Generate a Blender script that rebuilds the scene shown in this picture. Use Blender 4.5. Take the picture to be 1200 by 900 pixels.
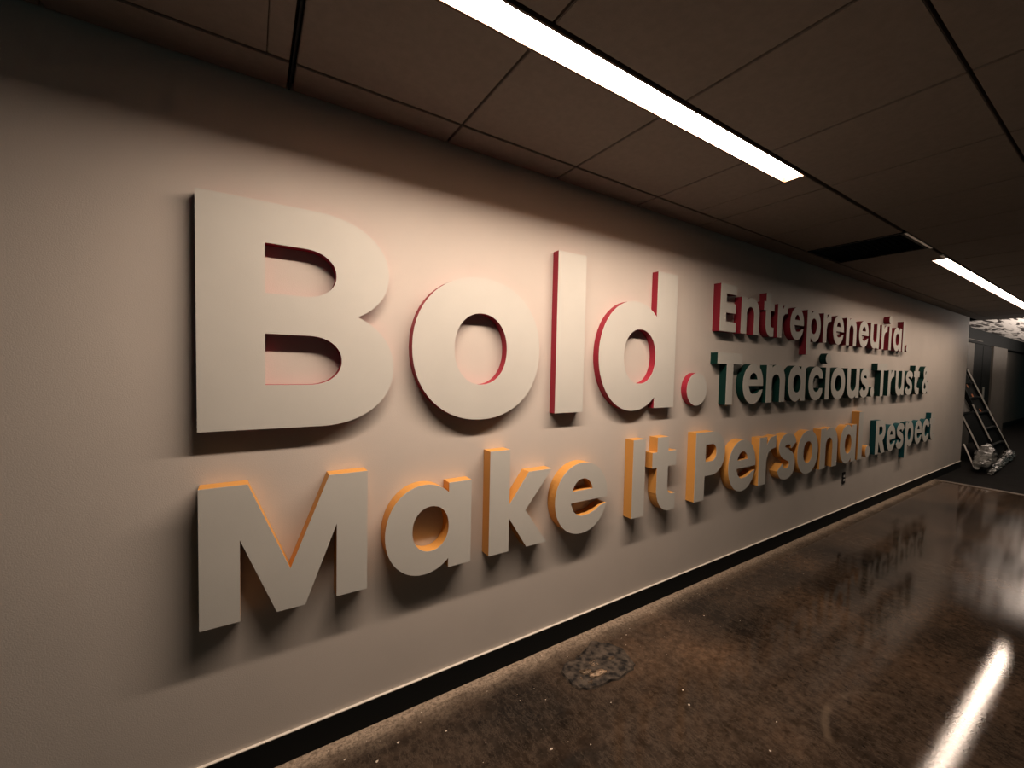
import bpy, bmesh, math, random
from mathutils import Vector, Matrix
from mathutils.geometry import delaunay_2d_cdt
random.seed(7)
for o in list(bpy.data.objects): bpy.data.objects.remove(o)
SC = bpy.context.scene; C = SC.collection

# ------------------------------------------------------------------ camera
WALL = 1.75      # distance of the lettered wall from the camera
CEIL = 2.538     # ceiling height
EYE = 1.549
cam = bpy.data.cameras.new('camera'); cam.sensor_width = 36; cam.lens = 36*481.53/1200
cam.clip_start = .02; cam.clip_end = 200
co = bpy.data.objects.new('camera', cam); C.objects.link(co)
RX = ((0.84407109, -0.53579626, 0.02159523), (-0.00418617, -0.04685503, -0.99889293), (0.53621494, 0.84304624, -0.04179191))
r, d, f = (Vector(v) for v in RX)
co.matrix_world = Matrix(((r.x, -d.x, -f.x, 0), (r.y, -d.y, -f.y, 0), (r.z, -d.z, -f.z, EYE), (0, 0, 0, 1)))
SC.camera = co

# ------------------------------------------------------------------ world, exposure
w = bpy.data.worlds.new('dim_teal_fill'); SC.world = w; w.use_nodes = True  # dim teal ambient fill, added to lift and tint the dark areas
w.node_tree.nodes['Background'].inputs[0].default_value = (.12, .60, .66, 1)
w.node_tree.nodes['Background'].inputs[1].default_value = .032
SC.view_settings.view_transform = 'Standard'; SC.view_settings.look = 'None'
SC.view_settings.gamma = 1; SC.view_settings.use_curve_mapping = False
SC.view_settings.exposure = 0.0
LAMP_COL = (1.0, .79, .63); LAMP_POWER = 118

# ------------------------------------------------------------------ helpers
def obj(name, bm, mat, parent=None, smooth=False):
    me = bpy.data.meshes.new(name)
    if isinstance(bm, tuple): me.from_pydata(bm[0], [], bm[1])
    else: bm.to_mesh(me); bm.free()
    for m in (mat if isinstance(mat, (list, tuple)) else [mat]): me.materials.append(m)
    o = bpy.data.objects.new(name, me); C.objects.link(o)
    if parent: o.parent = parent
    if smooth:
        for p in me.polygons: p.use_smooth = True
    return o
def tag(o, label=None, cat=None, group=None, kind=None):
    for k, v in (('label', label), ('category', cat), ('group', group), ('kind', kind)):
        if v: o[k] = v
    return o
def empty(name, loc=(0, 0, 0), **k):
    o = bpy.data.objects.new(name, None); C.objects.link(o); o.location = loc; o.empty_display_size = .05
    return tag(o, **k)
def box(bm, a, b, bev=0):
    g = bmesh.ops.create_cube(bm, size=1)['verts']
    s = [b[i]-a[i] for i in range(3)]; c = [(b[i]+a[i])/2 for i in range(3)]
    for v in g: v.co = Vector((v.co.x*s[0]+c[0], v.co.y*s[1]+c[1], v.co.z*s[2]+c[2]))
    if bev: bmesh.ops.bevel(bm, geom=list({e for v in g for e in v.link_edges}), offset=bev, segments=2, affect='EDGES')
    return bm
def bx(a, b, bev=0): return box(bmesh.new(), a, b, bev)
def bar(bm, p, q, wx, wy, up=(1, 0, 0)):
    """rectangular rail from p to q; wx along 'up', wy across"""
    p, q = Vector(p), Vector(q); t = (q-p).normalized(); u = Vector(up); u = (u-t*u.dot(t)).normalized(); n = t.cross(u)
    vs = [bm.verts.new(c+u*wx/2*a+n*wy/2*b) for c in (p, q) for a, b in ((-1, -1), (1, -1), (1, 1), (-1, 1))]
    for i in range(4): bm.faces.new((vs[i], vs[(i+1) % 4], vs[4+(i+1) % 4], vs[4+i]))
    bm.faces.new(vs[:4][::-1]); bm.faces.new(vs[4:])
    return bm

# ------------------------------------------------------------------ materials
def mat(name, col, rough=.6, spec=.5, metal=0, noise=0, nscale=20, bump=0, bscale=200, col2=None, emit=None, ecol=None):
    m = bpy.data.materials.new(name); m.use_nodes = True; nt = m.node_tree; N = nt.nodes; L = nt.links
    b = N['Principled BSDF']; b.inputs['Roughness'].default_value = rough; b.inputs['Metallic'].default_value = metal
    b.inputs['Specular IOR Level'].default_value = spec; b.inputs['Base Color'].default_value = (*col, 1)
    geo = N.new('ShaderNodeNewGeometry')
    if noise or col2:
        n = N.new('ShaderNodeTexNoise'); n.inputs['Scale'].default_value = nscale; n.inputs['Detail'].default_value = 6
        L.new(geo.outputs['Position'], n.inputs['Vector'])
        cr = N.new('ShaderNodeValToRGB'); c2 = col2 or tuple(c*(1-noise) for c in col)
        cr.color_ramp.elements[0].position = .35; cr.color_ramp.elements[1].position = .65
        cr.color_ramp.elements[0].color = (*c2, 1); cr.color_ramp.elements[1].color = (*col, 1)
        L.new(n.outputs['Fac'], cr.inputs[0]); L.new(cr.outputs[0], b.inputs['Base Color'])
    if bump:
        n2 = N.new('ShaderNodeTexNoise'); n2.inputs['Scale'].default_value = bscale; n2.inputs['Detail'].default_value = 3
        L.new(geo.outputs['Position'], n2.inputs['Vector'])
        bp = N.new('ShaderNodeBump'); bp.inputs['Strength'].default_value = bump; bp.inputs['Distance'].default_value = .002
        L.new(n2.outputs['Fac'], bp.inputs['Height']); L.new(bp.outputs[0], b.inputs['Normal'])
    if emit:
        b.inputs['Emission Color'].default_value = (*ecol, 1); b.inputs['Emission Strength'].default_value = emit
    return m
M_wall = mat('painted_wall', (.60, .54, .485), .62, .3, noise=.05, nscale=3, bump=.25, bscale=260)
M_face = mat('letter_face_paint', (.56, .545, .50), .6, .3, noise=.04, nscale=5, bump=.12, bscale=300)
M_red = mat('crimson_side', (.30, .016, .035), .5, .3)
M_red_shade = mat('crimson_side_shaded', (.17, .010, .020), .55, .2)  # crimson darkened to carry the shade on the small letters' sides
M_amber = mat('amber_side', (.60, .29, .07), .5, .3)
M_teal = mat('teal_green_side', (.0015, .024, .019), .55, .15)
M_blue = mat('blue_teal_side', (.003, .05, .058), .55, .15)
M_tile = mat('ceiling_tile_board', (.24, .21, .185), .9, .1, noise=.08, nscale=40, bump=.5, bscale=500)
M_tee = mat('ceiling_reveal', (.02, .022, .022), .8, .1)
M_black = mat('black_rubber', (.008, .009, .009), .75, .1)
M_lit_edge = mat('pale_lit_edge', (.75, .70, .62), .6, .3)
M_housing = mat('fixture_housing_bronze', (.10, .055, .03), .5, .3)
M_lens = mat('lit_diffuser', (.9, .9, .9), .5, .2, emit=LAMP_POWER, ecol=LAMP_COL)
M_lens2 = mat('lit_diffuser_dim', (.9, .9, .9), .5, .2, emit=LAMP_POWER*.36, ecol=LAMP_COL)
M_alu = mat('brushed_aluminium', (.62, .60, .56), .35, .5, metal=.9)
M_edge = mat('pale_edge', (.85, .80, .74), .4, .4)
M_dark = mat('dark_metal', (.008, .009, .009), .6, .08)
M_outlet = mat('black_cover_plate', (.01, .01, .01), .4, .4)
M_white = mat('pale_socket', (.8, .78, .74), .4, .4)
M_wrap = mat('crumpled_clear_plastic', (.24, .235, .22), .25, .7, bump=1, bscale=30, noise=.6, nscale=14)
M_orange = mat('orange_sticker', (.5, .14, .03), .6)
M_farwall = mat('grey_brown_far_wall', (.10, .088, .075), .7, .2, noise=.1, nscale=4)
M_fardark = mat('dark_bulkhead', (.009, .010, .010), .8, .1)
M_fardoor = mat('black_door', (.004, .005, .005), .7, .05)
M_patch = mat('dark_mortar_patch', (.10, .078, .060), .8, .25, col2=(.012, .010, .009), nscale=30, bump=1, bscale=90)
M_chip = mat('tan_filler', (.44, .32, .22), .8, .2, noise=.75, nscale=45, bump=1, bscale=70)
M_fleck = mat('pale_plaster_flecks', (.62, .52, .42), .8, .2)
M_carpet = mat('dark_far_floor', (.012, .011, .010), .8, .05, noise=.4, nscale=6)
M_strip = mat('dusty_metal_threshold', (.16, .12, .09), .6, .4, noise=.5, nscale=15)

def floor_material():
    m = bpy.data.materials.new('stained_polished_concrete'); m.use_nodes = True; nt = m.node_tree; N = nt.nodes; L = nt.links
    b = N['Principled BSDF']; geo = N.new('ShaderNodeNewGeometry'); sep = N.new('ShaderNodeSeparateXYZ'); L.new(geo.outputs['Position'], sep.inputs[0])
    def noise(s, det=6, stretch=None, rough=.6):
        n = N.new('ShaderNodeTexNoise'); n.inputs['Scale'].default_value = s; n.inputs['Detail'].default_value = det; n.inputs['Roughness'].default_value = rough
        if stretch:
            mp = N.new('ShaderNodeMapping'); mp.inputs['Scale'].default_value = stretch; L.new(geo.outputs['Position'], mp.inputs[0]); L.new(mp.outputs[0], n.inputs['Vector'])
        else: L.new(geo.outputs['Position'], n.inputs['Vector'])
        return n.outputs['Fac']
    def ramp(x, *st):
        c = N.new('ShaderNodeValToRGB'); L.new(x, c.inputs[0]); e = c.color_ramp.elements
        while len(e) < len(st): e.new(.5)
        for k, (p, q) in enumerate(st): e[k].position = p; e[k].color = (*q, 1) if isinstance(q, tuple) else (q, q, q, 1)
        return c.outputs[0]
    def mix(a, c, fac, mode='MIX'):
        x = N.new('ShaderNodeMix'); x.data_type = 'RGBA'; x.blend_type = mode
        if isinstance(fac, float): x.inputs[0].default_value = fac
        else: L.new(fac, x.inputs[0])
        for i, v in ((6, a), (7, c)):
            if isinstance(v, tuple): x.inputs[i].default_value = (*v, 1)
            else: L.new(v, x.inputs[i])
        return x.outputs[2]
    def math_(op, a, c=None):
        x = N.new('ShaderNodeMath'); x.operation = op
        for i, v in ((0, a), (1, c)):
            if v is None: continue
            if isinstance(v, (int, float)): x.inputs[i].default_value = v
            else: L.new(v, x.inputs[i])
        return x.outputs[0]
    base = ramp(noise(1.1), (.34, (.014, .011, .009)), (.52, (.046, .031, .021)), (.68, (.100, .061, .037)))
    fine = ramp(noise(26, 8, None, .75), (.36, .50), (.64, 1.45))
    col = mix(base, fine, 1.0, 'MULTIPLY')
    scuff = ramp(noise(3.2, 9, (.5, 2.2, 1), .72), (.50, 0.0), (.80, .35))
    col = mix(col, (.085, .058, .040), scuff)
    # scratchy fine veins
    vein = ramp(noise(9, 10, (1.6, .6, 1), .8), (.485, 0.0), (.50, .30), (.515, 0.0))
    col = mix(col, (.20, .15, .11), vein)
    # worn pale edge of the slab along the wall (y close to WALL)
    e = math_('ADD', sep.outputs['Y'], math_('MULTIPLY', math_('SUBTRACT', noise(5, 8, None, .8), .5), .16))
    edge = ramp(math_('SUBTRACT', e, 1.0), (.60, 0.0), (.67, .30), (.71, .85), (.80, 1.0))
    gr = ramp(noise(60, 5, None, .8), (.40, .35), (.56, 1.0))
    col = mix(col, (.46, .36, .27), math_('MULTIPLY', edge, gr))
    # curved dried ring left by a bucket (centre 2.36, .42, radius .32)
    dx = math_('SUBTRACT', sep.outputs['X'], 2.30); dy = math_('SUBTRACT', sep.outputs['Y'], .36)
    rr = math_('SQRT', math_('ADD', math_('MULTIPLY', dx, dx), math_('MULTIPLY', dy, dy)))
    band = math_('ABSOLUTE', math_('SUBTRACT', rr, .395))
    ring = ramp(band, (.006, .42), (.020, 0.0))
    ring = math_('MULTIPLY', ring, ramp(noise(4, 4), (.38, 0.0), (.50, 1.0)))
    ring = math_('MULTIPLY', ring, ramp(dy, (.16, 0.0), (.22, 1.0)))
    ring = math_('MULTIPLY', ring, ramp(math_('ADD', dx, .5), (.20, 0.0), (.27, 1.0)))
    col = mix(col, (.15, .11, .075), ring)
    L.new(col, b.inputs['Base Color'])
    L.new(ramp(noise(7, 7, None, .7), (.3, .025), (.7, .05)), b.inputs['Roughness'])
    b.inputs['Specular IOR Level'].default_value = .24
    bp = N.new('ShaderNodeBump'); bp.inputs['Strength'].default_value = .16; bp.inputs['Distance'].default_value = .0008
    L.new(noise(80, 6, None, .7), bp.inputs['Height']); L.new(bp.outputs[0], b.inputs['Normal'])
    return m
M_floor = floor_material()

def farceil_material():
    m = bpy.data.materials.new('torn_white_ceiling'); m.use_nodes = True; nt = m.node_tree; N = nt.nodes; L = nt.links
    b = N['Principled BSDF']; b.inputs['Roughness'].default_value = .7
    geo = N.new('ShaderNodeNewGeometry'); mp = N.new('ShaderNodeMapping'); mp.inputs['Scale'].default_value = (.55, 4.5, 1)
    n = N.new('ShaderNodeTexNoise'); n.inputs['Scale'].default_value = 2.4; n.inputs['Detail'].default_value = 5; n.inputs['Distortion'].default_value = .8
    c = N.new('ShaderNodeValToRGB'); e = c.color_ramp.elements
    e[0].position = .44; e[0].color = (.03, .02, .016, 1); e[1].position = .50; e[1].color = (.88, .82, .76, 1)
    L.new(geo.outputs['Position'], mp.inputs[0]); L.new(mp.outputs[0], n.inputs['Vector']); L.new(n.outputs['Fac'], c.inputs[0]); L.new(c.outputs[0], b.inputs['Base Color'])
    return m
M_farceil = farceil_material()

# ------------------------------------------------------------------ the setting
X0, X1, YB = -3.6, 10.2, -3.2
tag(obj('floor', bx((X0, YB, -.1), (8.60, WALL+.12, 0)), M_floor), 'stained brown polished concrete floor', kind='structure')
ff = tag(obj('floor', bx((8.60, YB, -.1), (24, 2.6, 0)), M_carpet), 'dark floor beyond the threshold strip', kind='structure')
tag(obj('trim_1', bx((8.56, YB, 0), (8.66, WALL-.012, .006), .002), M_strip), 'thin dusty threshold strip across the floor', kind='structure')
tag(obj('wall_left', bx((X0, WALL, 0), (X1, WALL+.12, CEIL+.1)), M_wall), 'long pale painted wall carrying the raised lettering', kind='structure')
bb = obj('baseboard_left', bx((X0, WALL-.010, 0), (X1, WALL, .113)), M_black)
tag(bb, 'black rubber baseboard along the lettered wall', kind='structure')
obj('lit_edge_strip', bx((X0, WALL-.011, .113), (X1, WALL, .116)), M_lit_edge, bb)  # pale strip standing in for light caught on the baseboard's top edge

# ceiling: every tile a piece of its own, thin dark reveals between
ce = obj('ceiling', bx((X0, YB, CEIL+.03), (10.75, WALL, CEIL+.1)), M_tee)
tag(ce, 'suspended tile ceiling with thin dark joints', kind='structure')
FIX = [(.06, 2.335), (4.93, 9.5)]            # the two linear lamps
FY0, FY1 = .998, 1.088
ystops = [WALL, 1.587, .985, .375, -.235, -.845, -1.455, -2.065]
xs = [.122+.6167*k for k in range(-6, 18)]; xs[-1] = 10.72
tile_cache = {}
def tile(x0, x1, y0, y1):
    k = (round(x1-x0, 3), round(y1-y0, 3))
    if k not in tile_cache:
        bm = bx((0, 0, 0), (k[0], k[1], .028), .0025); me = bpy.data.meshes.new('ceiling_tile'); bm.to_mesh(me); bm.free(); me.materials.append(M_tile); tile_cache[k] = me
    o = bpy.data.objects.new('ceiling_tile', tile_cache[k]); C.objects.link(o); o.parent = ce; o.location = (x0, y0, CEIL)
G = .0045
for j in range(len(ystops)-1):
    y1, y0 = ystops[j], ystops[j+1]
    for i in range(len(xs)-1):
        x0, x1 = xs[i], xs[i+1]
        gx0 = x0+G+(.006 if abs(x0-.122) < .01 else 0); gx1 = x1-G-(.006 if abs(x1-.122) < .01 else 0)
        if j == 1 and abs(x0-(.122+.6167*6)) < .01: continue          # the grille takes this bay
        a0 = y0+G+(.010 if j in (1,) else 0); a1 = y1-G
        if j == 1:
            segs = []; cur = gx0
            for fa, fb in FIX:
                lo, hi = max(gx0, fa-.012), min(gx1, fb+.012)
                if hi > lo:
                    if lo-cur > .02: segs.append((cur, lo-.002, a0))
                    segs.append((lo, hi, FY1+.010)); cur = hi+.002
            if gx1-cur > .02: segs.append((cur, gx1, a0))
            for s0, s1, b0 in segs: tile(s0, s1, b0, a1)
        else: tile(gx0, gx1, a0, a1)
# seam bar at the doubled joint
obj('tee_bar', bx((.119, -2.0, CEIL+.002), (.125, WALL, CEIL+.03)), M_tee, ce)

LENS_UP = .024                              # the diffuser sits this deep in its dark slot
def lamp(x0, x1, label, lens, bracket=False):
    t = empty('linear_ceiling_light', ((x0+x1)/2, (FY0+FY1)/2, CEIL), label=label, cat='ceiling light')
    cx, cy = (x0+x1)/2, (FY0+FY1)/2; hx = (x1-x0)/2; hy = (FY1-FY0)/2
    bm = bmesh.new()
    box(bm, (-hx-.008, -hy-.008, -.004), (hx+.008, -hy, .03)); box(bm, (-hx-.008, hy, -.004), (hx+.008, hy+.008, .03))
    obj('housing', bm, M_housing, t)
    for s in (-1, 1): obj('end_cap', bx((min(s*hx, s*(hx+.008)), -hy, -.004), (max(s*hx, s*(hx+.008)), hy, .03)), M_housing, t)
    obj('diffuser', ([(-hx, -hy, LENS_UP), (hx, -hy, LENS_UP), (hx, hy, LENS_UP), (-hx, hy, LENS_UP)], [(3, 2, 1, 0)]), lens, t)
    if bracket: obj('end_bracket', bx((-hx-.20, -hy-.016, -.012), (-hx-.06, -hy+.008, .002), .002), M_alu, t)
lamp(*FIX[0], 'long bright linear ceiling light nearest the camera, above the word Bold', M_lens)
lamp(*FIX[1], 'far bright linear ceiling light beyond the dark ceiling grille', M_lens2, True)

# return air grille
gx0, gx1 = .122+.6167*6, .122+.6167*7
g = empty('return_air_grille', ((gx0+gx1)/2, 1.29, CEIL), label='dark square air grille set in the ceiling between the two lights', cat='air grille')
hx = (gx1-gx0)/2-.004; hy = .29
bm = bmesh.new()
for a, b in (((-hx, -hy, -.003), (hx, -hy+.02, .028)), ((-hx, hy-.02, -.003), (hx, hy, .028)), ((-hx, -hy+.02, -.003), (-hx+.02, hy-.02, .028)), ((hx-.02, -hy+.02, -.003), (hx, hy-.02, .028))): box(bm, a, b)
obj('frame', bm, M_dark, g)
sl = None
for k in range(14):
    y = -hy+.04+k*(2*hy-.08)/13
    if sl is None:
        bm = bmesh.new(); bar(bm, (-hx+.02, 0, .013), (hx-.02, 0, .013), .003, .026, up=(0, 1, .6)); sl = obj('slat', bm, M_dark, g); sl.location.y = y
    else:
        c = sl.copy(); C.objects.link(c); c.location.y = y
tag(obj('edge_strip', bx((-hx, -hy-.022, -.008), (hx, -hy-.004, .0), .001), M_alu, g), 'pale aluminium edge strip')

# ------------------------------------------------------------------ beyond the end of the wall
YF = 2.30
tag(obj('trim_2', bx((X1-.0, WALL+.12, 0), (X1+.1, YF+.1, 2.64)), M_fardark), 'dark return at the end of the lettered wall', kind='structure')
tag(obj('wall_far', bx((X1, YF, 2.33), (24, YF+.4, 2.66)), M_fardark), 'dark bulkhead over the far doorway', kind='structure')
tag(obj('trim_3', bx((13.0, YF-.012, 2.385), (14.75, YF, 2.40)), M_farwall), 'thin pale line above the far doorway', kind='structure')
tag(obj('wall_far', bx((13.25, YF-.01, 0), (13.95, YF+.1, 2.31)), M_farwall), 'narrow pale strip of far wall left of the black door', kind='structure')
dd = tag(obj('door_1', bx((13.96, YF+.02, 0), (15.85, YF+.07, 2.33)), M_fardoor), 'tall black double door at the far end', kind='structure')
for a, b in ((13.99, 14.88), (14.92, 15.82)): obj('door_leaf', bx((a, YF, .02), (b, YF+.03, 2.28), .004), M_fardoor, dd)
obj('door_handle', bx((14.96, YF-.05, .9), (14.99, YF-.02, 1.3), .005), M_alu, dd)
tag(obj('wall_far', bx((15.87, YF-.03, 0), (17.6, YF+.1, 2.33)), M_farwall), 'grey brown pier right of the black door', kind='structure')
tag(obj('wall_far', bx((17.6, YF+.2, 0), (24, YF+.3, 2.34)), M_farwall), 'dim recessed wall at the far right edge', kind='structure')
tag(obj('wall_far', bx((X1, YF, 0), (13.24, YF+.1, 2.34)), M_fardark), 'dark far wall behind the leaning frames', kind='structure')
tag(obj('baseboard_far', bx((17.6, YF+.18, 0), (24, YF+.2, .15)), M_black), 'black baseboard of the far recessed wall', kind='structure')
tag(obj('trim_4', bx((10.72, YB, CEIL-.0), (10.78, 2.3, 2.66)), M_fardark), 'dark edge where the tile ceiling stops', kind='structure')
fc = tag(obj('ceiling', bx((10.78, YB, 2.655), (24, YF+.1, 2.72)), M_farceil), 'bright torn looking white ceiling of the far room', kind='structure')
# uplight added out of view to brighten the far ceiling
ud = bpy.data.lights.new('uplight', 'AREA'); ud.shape = 'RECTANGLE'; ud.size = 8; ud.size_y = .12; ud.energy = 120; ud.color = (1, .86, .76)
uo = bpy.data.objects.new('added_uplight', ud); C.objects.link(uo); uo.location = (15.5, .9, 2.25); uo.rotation_euler = (math.radians(180-25), 0, 0)
tag(uo, label='unseen upward light added to brighten the far ceiling', cat='light')

# leaning frames
def lean(x, s, off=0):     # point on the leaning plane: foot y=1.6 at z=0 to y=2.3 at z=1.8
    return (x, 1.6+.7*s/1.8-off, s)
t = empty('folded_platform_ladder', (12.6, 1.6, 0), label='tall black folded ladder with bright edge leaning against the far wall', cat='ladder')
def child(name, bm, m, t, lab=None):
    o = obj(name, bm, m, t); o.location = -t.location
    if lab: o['label'] = lab
    return o
for x, top in ((12.15, 1.50), (13.22, 1.72)):
    bm = bmesh.new(); bar(bm, lean(x, .0), lean(x, top), .06, .05); child('side_rail', bm, M_dark, t)
bm = bmesh.new(); bar(bm, lean(13.26, .02, .03), lean(13.10, 1.70, .03), .02, .02); child('edge_rail', bm, M_edge, t, 'bright aluminium edge rail')
bm = bmesh.new(); bar(bm, lean(12.13, .30, .03), lean(12.10, 1.0, .03), .016, .02); child('edge_rail', bm, M_edge, t, 'short bright inner rail')
bm = bmesh.new(); bar(bm, lean(12.68, .05, -.03), lean(12.60, 1.66, -.03), 1.0, .02); child('back_panel', bm, M_fardoor, t)
for k in range(5):
    z = .22+k*.30; bm = bmesh.new(); bar(bm, lean(12.17, z, .0), lean(13.20, z, .0), .05, .03, up=(0, 1, 0)); child('rung', bm, M_dark, t)
for z, x in ((.42, 12.74), (.51, 12.74), (.27, 12.2)):  # bright bars standing in for highlights on the rungs
    bm = bmesh.new(); bar(bm, lean(x-.13, z, .035), lean(x+.13, z, .035), .012, .012); child('glint', bm, M_alu, t, 'small shiny latch')
for x, z in ((12.68, 1.32), (12.70, 1.12), (12.74, .82)):
    bm = bmesh.new(); bar(bm, lean(x, z, -.018), lean(x, z+.07, -.018), .10, .004); child('sticker', bm, M_orange, t, 'small orange sticker')
t = empty('black_frame', (11.6, 1.6, 0), label='low black frame leaning beside the tall folded ladder', cat='frame')
bm = bmesh.new(); bar(bm, lean(11.17, .12), lean(11.13, .84), .016, .02); child('edge_rail', bm, M_edge, t, 'bright left edge rail')
bm = bmesh.new(); bar(bm, lean(11.6, .1, -.02), lean(11.6, .86, -.02), .86, .03); child('panel', bm, M_fardoor, t)
bm = bmesh.new(); bar(bm, lean(11.17, .86), lean(12.05, .86), .03, .03, up=(0, 1, 0)); child('top_rail', bm, M_dark, t)
t = empty('wrapped_board', (11.6, 2.0, 0), label='pale wrapped board standing behind the low black frame', cat='board')
bm = bmesh.new(); bar(bm, lean(11.95, .05, -.08), lean(11.95, 1.22, -.08), .5, .02); child('board', bm, mat('pale_board', (.30, .28, .25), .5, .4, noise=.5, nscale=18, bump=1, bscale=40), t)
t = empty('leaning_rail', (10.2, 1.7, 0), label='short bright rail leaning just past the end of the wall', cat='rail')
bm = bmesh.new(); bar(bm, (10.16+.12, 1.60, .03), (10.16+.12, 1.735, .40), .02, .015); child('rail', bm, M_edge, t)
def crumple(name, pts, zs, label, seed, parent=None):
    """bundle of crumpled film: stretched lumpy tube along pts"""
    rnd = random.Random(seed); bm = bmesh.new(); rings = []
    n = 22; m_ = 14
    for i in range(n):
        u = i/(n-1); k = u*(len(pts)-1); a = min(int(k), len(pts)-2); fr = k-a
        c = Vector(pts[a]).lerp(Vector(pts[a+1]), fr); rz = zs[a]*(1-fr)+zs[a+1]*fr
        ring = []
        for j in range(m_):
            th = 2*math.pi*j/m_; q = 1+rnd.uniform(-.35, .3)
            ring.append(bm.verts.new((c.x+rnd.uniform(-.03, .03), c.y+math.cos(th)*rz*1.1*q, max(.004, c.z+math.sin(th)*rz*q))))
        rings.append(ring)
    for i in range(n-1):
        for j in range(m_): bm.faces.new((rings[i][j], rings[i][(j+1) % m_], rings[i+1][(j+1) % m_], rings[i+1][j]))
    bm.faces.new(rings[0][::-1]); bm.faces.new(rings[-1])
    return tag(obj(name, bm, M_wrap), label, 'plastic wrap')
crumple('plastic_wrap', [(9.9, 1.36, .03), (10.7, 1.40, .05), (11.7, 1.44, .06), (12.5, 1.48, .08)], [.03, .05, .055, .07], 'long crumpled plastic film along the foot of the ladder', 3)
crumple('plastic_wrap', [(9.85, 1.50, .12), (10.1, 1.47, .18), (10.45, 1.50, .24), (10.9, 1.55, .32)], [.05, .09, .11, .06], 'bunched lump of plastic film on the low black frame', 5)

# ------------------------------------------------------------------ floor patch and crumbs
def slab(poly, h, jitter=0, seed=1, inner=0.86):
    rnd = random.Random(seed); bm = bmesh.new(); cx = sum(p[0] for p in poly)/len(poly); cy = sum(p[1] for p in poly)/len(poly)
    out = []
    for i, p in enumerate(poly):
        q = poly[(i+1) % len(poly)]
        for k in range(3):
            u = k/3; out.append((p[0]*(1-u)+q[0]*u+rnd.uniform(-jitter, jitter), p[1]*(1-u)+q[1]*u+rnd.uniform(-jitter, jitter)))
    rings = [[bm.verts.new((x, y, .0003)) for x, y in out]]
    for s, z in ((.975, h), (.93, h*.35), (inner, h*.45), (.72, h*.8), (.5, h*.4), (.25, h*.7)):
        rings.append([bm.verts.new((cx+(x-cx)*s, cy+(y-cy)*s, z*(1+rnd.uniform(-.35, .35)))) for x, y in out])
    n = len(out)
    for a, b in zip(rings, rings[1:]):
        for i in range(n): bm.faces.new((a[i], a[(i+1) % n], b[(i+1) % n], b[i]))
    bm.faces.new(rings[-1]); bmesh.ops.recalc_face_normals(bm, faces=bm.faces)
    return bm
PATCH = [(1.312, 1.55), (1.38, 1.599), (1.446, 1.59), (1.5, 1.61), (1.62, 1.651), (1.694, 1.599), (1.726, 1.515), (1.703, 1.422), (1.663, 1.381), (1.564, 1.366), (1.466, 1.386), (1.368, 1.402), (1.322, 1.423), (1.318, 1.487)]
t = empty('floor_patch', (1.5, 1.5, 0), label='rough dark mortar patch with pale crumbs on the floor below the lettering', cat='floor patch')
child('mortar_patch', slab(PATCH, .011, .009, 2), M_patch, t)
for i, p in enumerate(([(1.486, 1.529), (1.527, 1.534), (1.528, 1.49), (1.488, 1.493)], [(1.401, 1.51), (1.47, 1.486), (1.432, 1.471), (1.403, 1.489)], [(1.436, 1.469), (1.508, 1.463), (1.532, 1.442), (1.511, 1.431), (1.439, 1.441), (1.421, 1.458)], [(1.365, 1.47), (1.385, 1.475), (1.38, 1.455)], [(1.60, 1.50), (1.635, 1.495), (1.63, 1.485)], [(1.39, 1.43), (1.42, 1.435), (1.41, 1.42)])):
    o = child('filler_chip', slab(p, .010, .003, 9+i), M_chip, t, 'pale tan filler chip'); o.location.z += .003
FL = [(2.22, 1.48), (2.417, 1.474), (1.763, 1.168), (1.71, 1.097), (1.406, 1.294), (1.844, 1.596), (1.314, 1.709), (1.963, 0.838), (1.02, 1.253), (1.789, 0.782), (1.177, 1.185), (0.635, 1.693), (0.693, 1.55), (0.504, 1.602), (0.409, 1.565), (1.025, 1.254), (0.304, 1.637)]
bm = bmesh.new(); rnd = random.Random(4)
for i in range(150):
    x, y = FL[i] if i < len(FL) else (rnd.uniform(0, 6), WALL-.02-abs(rnd.gauss(0, .25)))
    s = rnd.uniform(.003, .006) if i < len(FL) else rnd.uniform(.001, .0028)
    a = rnd.uniform(0, 3); k = 5; v0 = [bm.verts.new((x+s*math.cos(a+j*2*math.pi/k)*rnd.uniform(.6, 1.5), y+s*math.sin(a+j*2*math.pi/k)*rnd.uniform(.6, 1.2), .0004)) for j in range(k)]
    top = bm.verts.new((x, y, .0004+s*.5))
    for j in range(k): bm.faces.new((v0[j], v0[(j+1) % k], top))
tag(obj('plaster_crumbs', bm, M_fleck), 'tiny pale plaster crumbs scattered over the brown concrete floor', 'crumbs', kind='stuff')

# outlet
t = empty('wall_outlet', (5.31, WALL, .446), label='small black outlet plate low on the wall under the word Personal', cat='outlet')
obj('cover_plate', bx((-.036, -.007, -.062), (.036, 0, .062), .002), M_outlet, t)
for z in (.021, -.021):
    s = obj('socket', bx((-.017, -.012, z-.013), (.017, -.006, z+.013), .003), M_white, t)
    obj('slot', bx((-.008, -.0125, z-.006), (-.005, -.0119, z+.006)), M_outlet, s); obj('slot', bx((.005, -.0125, z-.006), (.008, -.0119, z+.006)), M_outlet, s)

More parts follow.
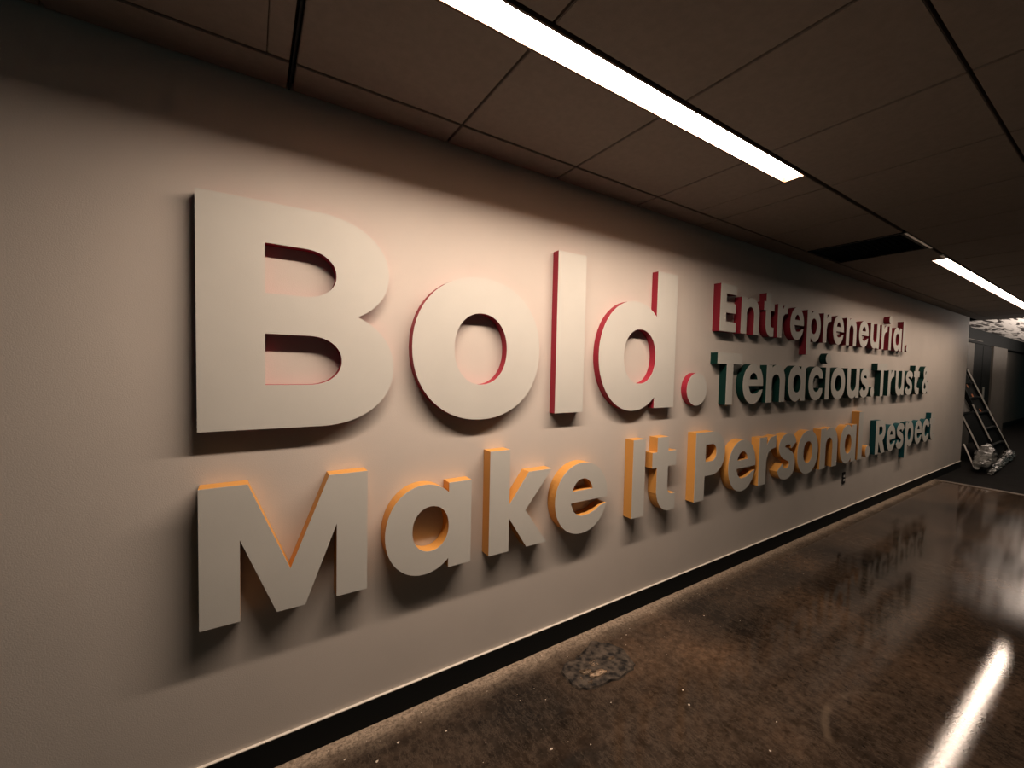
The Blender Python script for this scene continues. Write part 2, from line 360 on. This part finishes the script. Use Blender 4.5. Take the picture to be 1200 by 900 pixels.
# ------------------------------------------------------------------ lettering
PI = math.pi
def rect(a, b, c, d): return [(a, b), (c, b), (c, d), (a, d)]
def ell(cx, cy, rx, ry, n=56, e=2.12, a0=0, a1=2*PI, close=True):
    out = []
    full = abs(a1-a0-2*PI) < 1e-6
    for i in range(n if full else n+1):
        t_ = a0+(a1-a0)*i/n; c, s = math.cos(t_), math.sin(t_)
        out.append((cx+rx*math.copysign(abs(c)**(2/e), c), cy+ry*math.copysign(abs(s)**(2/e), s)))
    return out
def dshape(x0, z0, x1, z1, xc):     # rectangle with a half-ellipse right end
    return [(x0, z0)]+ell(xc, (z0+z1)/2, x1-xc, (z1-z0)/2, 30, 2.1, -PI/2, PI/2)+[(x0, z1)]
def spline(P, n=9):
    out = []
    for i in range(len(P)-1):
        p0, p1, p2, p3 = P[max(i-1, 0)], P[i], P[i+1], P[min(i+2, len(P)-1)]
        for k in range(n):
            t_ = k/n; out.append(tuple(.5*((2*p1[j])+(-p0[j]+p2[j])*t_+(2*p0[j]-5*p1[j]+4*p2[j]-p3[j])*t_*t_+(-p0[j]+3*p1[j]-3*p2[j]+p3[j])*t_**3) for j in (0, 1)))
    return out+[P[-1]]
def stroke(P, w_):
    L, R = [], []
    for i, p in enumerate(P):
        a, b = P[max(i-1, 0)], P[min(i+1, len(P)-1)]; dx, dz = b[0]-a[0], b[1]-a[1]; l = math.hypot(dx, dz) or 1
        ww = w_[0]+(w_[1]-w_[0])*abs(dz)/l            # horizontal runs thinner than vertical ones
        L.append((p[0]-dz/l*ww/2, p[1]+dx/l*ww/2)); R.append((p[0]+dz/l*ww/2, p[1]-dx/l*ww/2))
    return L+R[::-1]
def glyph(ch, s, W, h=.205):
    """operations in units of cap height (1); s = vertical stroke, W = width, h = horizontal stroke. x height .8"""
    XH, O = .80, .012; top = XH+O; mz = XH/2
    if ch in 'Il': return [('+', rect(0, 0, s, 1.065 if ch == 'l' else 1))]
    if ch == '.': return [('+', ell(W/2, W/2*VS, W/2, W/2*VS, e=2))]
    if ch == 'i': return [('+', rect((W-s)/2, 0, (W+s)/2, XH)), ('+', ell(W/2, 1.02, W/2, .13, 36, 2))]
    if ch == 'B':
        k = W/.814
        return [('+', rect(0, 0, .47*k, 1)), ('+', dshape(0, .49, .787*k, 1, .45*k)), ('+', dshape(0, 0, .814*k, .56, .47*k)),
                ('-', dshape(s, .604, .538*k, .8225, .40*k)), ('-', dshape(s, .197, .563*k, .425, .42*k))]
    if ch == 'E': return [('+', rect(0, 0, s, 1)), ('+', rect(0, 0, W, .205)), ('+', rect(0, .40, W*.95, .60)), ('+', rect(0, .80, W, 1))]
    if ch == 'T': return [('+', rect(0, .79, W, 1)), ('+', rect((W-s)/2, 0, (W+s)/2, .9))]
    if ch in 'PR':
        ops = [('+', rect(0, 0, s, 1)), ('+', dshape(0, .352, W, 1, W*.54)), ('-', dshape(s+.01, .562, W-s*.96, .815, W*.54))]
        if ch == 'R': ops = [('+', [(.30*W, .40), (.68*W, .44), (W*1.02, 0), (W*.66, 0)])]+ops+[('+', [(.34*W, .352), (.40*W, .52), (.72*W, .40), (W*1.02, 0), (W*.66, 0)])]; ops = [o for o in ops if True]
        return ops
    if ch == 'M':
        k = W/1.13
        return [('+', [(0, 0), (0, 1), (.288*k, 1), (.561*k, .312), (.834*k, 1), (W, 1), (W, 0), (W-.239*k, 0), (W-.239*k, .600), (.663*k, 0), (.470*k, 0), (.239*k, .600), (.239*k, 0)])]
    if ch == 'o': return [('+', ell(W/2, mz, W/2, mz+O)), ('-', ell(W/2, mz, W/2-s, mz+O-h))]
    if ch in 'adp':
        H = 1.07 if ch == 'd' else XH; a = W*.43
        ops = [('+', ell(a, mz, a, mz+O, e=2.05)), ('+', rect(W-s, 0, W, H)), ('-', ell((s*1.04+W-s)/2, mz, (W-s-s*1.04)/2, mz+O-h))]
        if ch == 'p': ops = [(o, [(W-x, z) for x, z in P]) for o, P in ops]; ops.append(('+', rect(0, -.36, s, .4))); 
        return ops
    if ch == 'e':
        k = W/.795
        return [('+', ell(W/2, mz, W/2, mz+O, e=2.05)), ('-', ell(W/2+.005, mz+.01, W/2-s, mz+O-.195)), ('+', [(.12*k, .362), (W-.001, .362), (W*.985, .492), (.12*k, .492)]),
                ('-', [(s, .362), (W+.1, .362), (W+.1, .31), (W*.955, .283), (.68*k, .268), (.60*k, .225), (.50*k, .196), (.38*k, .20), (.28*k, .25), (s, .34)])]
    if ch == 'c': return [('+', ell(W*.54, mz, W*.54, mz+O, e=2.05)), ('-', ell(W*.56, mz, W*.56-s, mz+O-h)), ('-', [(W*.60, .285), (W*1.2, .285), (W*1.2, .525), (W*.60, .525)]), ('-', rect(W, -.2, W*1.3, 1.2))]
    if ch == 'k':
        k = W/.77
        return [('+', rect(0, 0, s, 1.05)), ('+', [(s-.02, .455), (s, .482), (.469*k, .795), (.77*k, .795), (.434*k, .394), (.714*k, 0), (.454*k, 0), (s, .342), (s-.02, .342)])]
    if ch == 't':
        k = W/.487; x0 = .094*k
        return [('+', rect(x0, .25, x0+s, 1)), ('+', rect(0, .60, W, .805)),
                ('+', [(x0, .30)]+[(x0+(.27*k)*(1-math.cos(t_)), .30-.31*math.sin(t_)) for t_ in [PI/2*i/10 for i in range(1, 11)]]+[(W, .0), (W, .215), (x0+s+.08*k, .215), (x0+s+.02*k, .24), (x0+s, .30)])]
    if ch == 'r':
        return [('+', rect(0, 0, s, XH)), ('+', [(s-.02, .35), (s-.02, .62), (s+.03, .70), (s+(W-s)*.4, .785), (W, .81), (W, .60), (s+(W-s)*.55, .585), (s+(W-s)*.2, .53), (s, .40)])]
    if ch in 'nu':
        c = (s*.4+W)/2
        ops = [('+', rect(c, 0, W, .46)), ('+', ell(c, .46, W-c, XH+O-.46)), ('-', rect(-.2, -.2, c, .30)), ('+', rect(0, 0, s, XH)),
               ('-', rect(s, -.2, W-s, .42)), ('-', ell(W/2, .42, W/2-s, XH+O-h-.42))]
        if ch == 'u': ops = [(o, [(W-x, XH-z) for x, z in P]) for o, P in ops]
        return ops
    if ch == 's':
        k = W/.62
        P = [(x*k, z) for x, z in ((.545, .585), (.48, .68), (.32, .713), (.17, .67), (.118, .575), (.19, .48), (.32, .43), (.455, .36), (.505, .24), (.45, .135), (.31, .088), (.15, .12), (.07, .225))]
        return [('+', stroke(spline(P), (.195, s*.92)))]
    if ch == '&':
        k = W/.8
        P = [(x*k, z) for x, z in ((.72, .06), (.50, .33), (.28, .60), (.215, .76), (.30, .89), (.43, .90), (.51, .79), (.44, .64), (.27, .50), (.13, .34), (.13, .17), (.29, .085), (.46, .13), (.60, .27), (.67, .42))]
        S = spline(P, 4); ops = []
        for a, b in zip(S, S[1:]):
            ops.append(('+', stroke([a, b], (.17, s*.8)))); ops.append(('+', ell(b[0], b[1], s*.39, .085, 12, 2)))
        return ops[:-1]
def inpoly(x, y, P):
    c = False; j = len(P)-1
    for i in range(len(P)):
        xi, yi = P[i]; xj, yj = P[j]
        if (yi > y) != (yj > y) and x < (xj-xi)*(y-yi)/(yj-yi)+xi: c = not c
        j = i
    return c
def letter_mesh(ops, sc):
    """plan triangulation of the union: returns (verts2d, tris, boundary edges)"""
    V, Ed = [], []
    for _, P in ops:
        b = len(V); V += [Vector((x*sc, z*sc)) for x, z in P]; Ed += [(b+i, b+(i+1) % len(P)) for i in range(len(P))]
    vs, es, fs, *_ = delaunay_2d_cdt(V, Ed, [], 0, 1e-5)
    keep = []
    for t_ in fs:
        cx = sum(vs[i].x for i in t_)/3/sc; cz = sum(vs[i].y for i in t_)/3/sc; st = False
        for op, P in ops:
            if inpoly(cx, cz, P): st = op == '+'
        if st:
            a, b, c = (vs[i] for i in t_)
            if abs((b-a).cross(c-a)) > 1e-9: keep.append(tuple(t_))
    return vs, keep
VS = 1.0
def make_letter(ch, x0, W, cap, base, depth, side, stem, label, group, h=.205):
    ops = glyph(ch, stem/cap, W/cap, h)
    vs, tris = letter_mesh(ops, cap)
    t = empty('raised_letter' if ch != '.' else 'raised_full_stop', (x0, WALL-.001, base), label=label, cat='letter' if ch != '.' else 'full stop', group=group)
    yf = -depth; lip = .0015
    bm = bmesh.new(); F = {}
    for t_ in tris:
        for i in t_:
            if i not in F: F[i] = bm.verts.new((vs[i].x, yf, vs[i].y))
        a, b, c = (vs[i] for i in t_)
        bm.faces.new([F[i] for i in (t_ if (b-a).cross(c-a) > 0 else t_[::-1])])
    bmesh.ops.dissolve_limit(bm, angle_limit=.01, verts=bm.verts[:], edges=bm.edges[:])
    be = [e for e in bm.edges if len(e.link_faces) == 1]
    sm = bmesh.new()
    rim = {}
    def sv(v, y):
        k = (v.index, y)
        if k not in rim: rim[k] = sm.verts.new((v.co.x, y, v.co.z))
        return rim[k]
    bm.verts.index_update()
    for e in be:
        lp = e.link_loops[0]; a, b = lp.vert, lp.link_loop_next.vert
        sm.faces.new((sv(a, yf+lip), sv(a, 0), sv(b, 0), sv(b, yf+lip)))
    # face plate has a thin edge of its own
    r_ = bmesh.ops.extrude_face_region(bm, geom=bm.faces[:])
    nf = [v for v in r_['geom'] if isinstance(v, bmesh.types.BMVert)]
    for v in nf: v.co.y += lip
    bmesh.ops.recalc_face_normals(bm, faces=bm.faces[:])
    obj('face_plate', bm, M_face, t); obj('side_return', sm, side, t)
    return t
ORD = ['first', 'second', 'third', 'fourth']
def word(text, items, cap, base, depth, side, stem, look, colour, h=.205):
    tot = {c: text.count(c) for c in text}; seen = {}
    for ch, x0, W in items:
        n = seen.get(ch, 0); seen[ch] = n+1
        if ch == '.': lab = f'{look} round full stop with {colour} sides, after the word {text.strip(".")}'
        elif tot.get(ch, 1) > 1: lab = f'{look} raised letter {ch} with {colour} sides, {ORD[n]} {ch} in the word {text.strip(".")}'
        elif ch == '&': lab = f'{look} raised ampersand with {colour} sides, at the end of the middle line'
        else: lab = f'{look} raised {"capital" if ch.isupper() else "lower-case"} {ch} with {colour} sides in the word {text.strip(".")}'
        make_letter(ch, x0, W, cap, base, depth, side, stem, lab, f'raised letters of the word {text.strip(".")}', h)
word('Bold.', [('B', -.152, .651), ('o', .578, .667), ('l', 1.355, .196), ('d', 1.661, .683), ('.', 2.483, .226)], .80, 1.308, .0455, M_red, .195, 'very large', 'crimson')
A = dict(cap=.482, base=.638, depth=.066, side=M_amber)
word('Make', [('M', -.150, .544), ('a', .465, .396), ('k', .958, .372), ('e', 1.357, .383)], stem=.112, look='medium', colour='amber', **A)
word('It', [('I', 1.953, .108), ('t', 2.131, .236)], stem=.109, look='medium', colour='amber', **A)
word('Personal.', [('P', 2.581, .356), ('e', 2.991, .381), ('r', 3.428, .262), ('s', 3.737, .305), ('o', 4.080, .405), ('n', 4.540, .380), ('a', 4.985, .400), ('l', 5.45, .118), ('.', 5.665, .13)], stem=.112, look='medium', colour='amber', **A)
word('Entrepreneurial.', [('E', 2.819, .207), ('n', 3.093, .258), ('t', 3.420, .158), ('r', 3.640, .158), ('e', 3.857, .243), ('p', 4.166, .270), ('r', 4.492, .162), ('e', 4.709, .246), ('n', 5.018, .255), ('e', 5.345, .256),
     ('u', 5.661, .258), ('r', 5.990, .170), ('i', 6.210, .105), ('a', 6.371, .280), ('l', 6.700, .082), ('.', 6.845, .085)], .339, 1.838, .056, M_red_shade, .074, 'small', 'shade-darkened crimson')
word('Tenacious.', [('T', 2.813, .325), ('e', 3.158, .296), ('n', 3.507, .305), ('a', 3.870, .315), ('c', 4.251, .285), ('i', 4.583, .118), ('o', 4.728, .324), ('u', 5.102, .315), ('s', 5.449, .240), ('.', 5.745, .105)],
     .380, 1.304, .056, M_teal, .084, 'small', 'dark green')
word('Trust', [('T', 5.925, .315), ('r', 6.285, .190), ('u', 6.540, .300), ('s', 6.900, .270), ('t', 7.215, .225)], .372, 1.304, .056, M_teal, .084, 'small', 'dark green')
word('&', [('&', 7.570, .31)], .372, 1.304, .056, M_teal, .084, 'small', 'dark green')
word('Respect', [('R', 5.990, .300), ('e', 6.352, .290), ('s', 6.683, .270), ('p', 7.010, .320), ('e', 7.390, .295), ('c', 7.722, .285), ('t', 8.040, .23)], .388, .638, .056, M_blue, .092, 'small', 'blue teal')
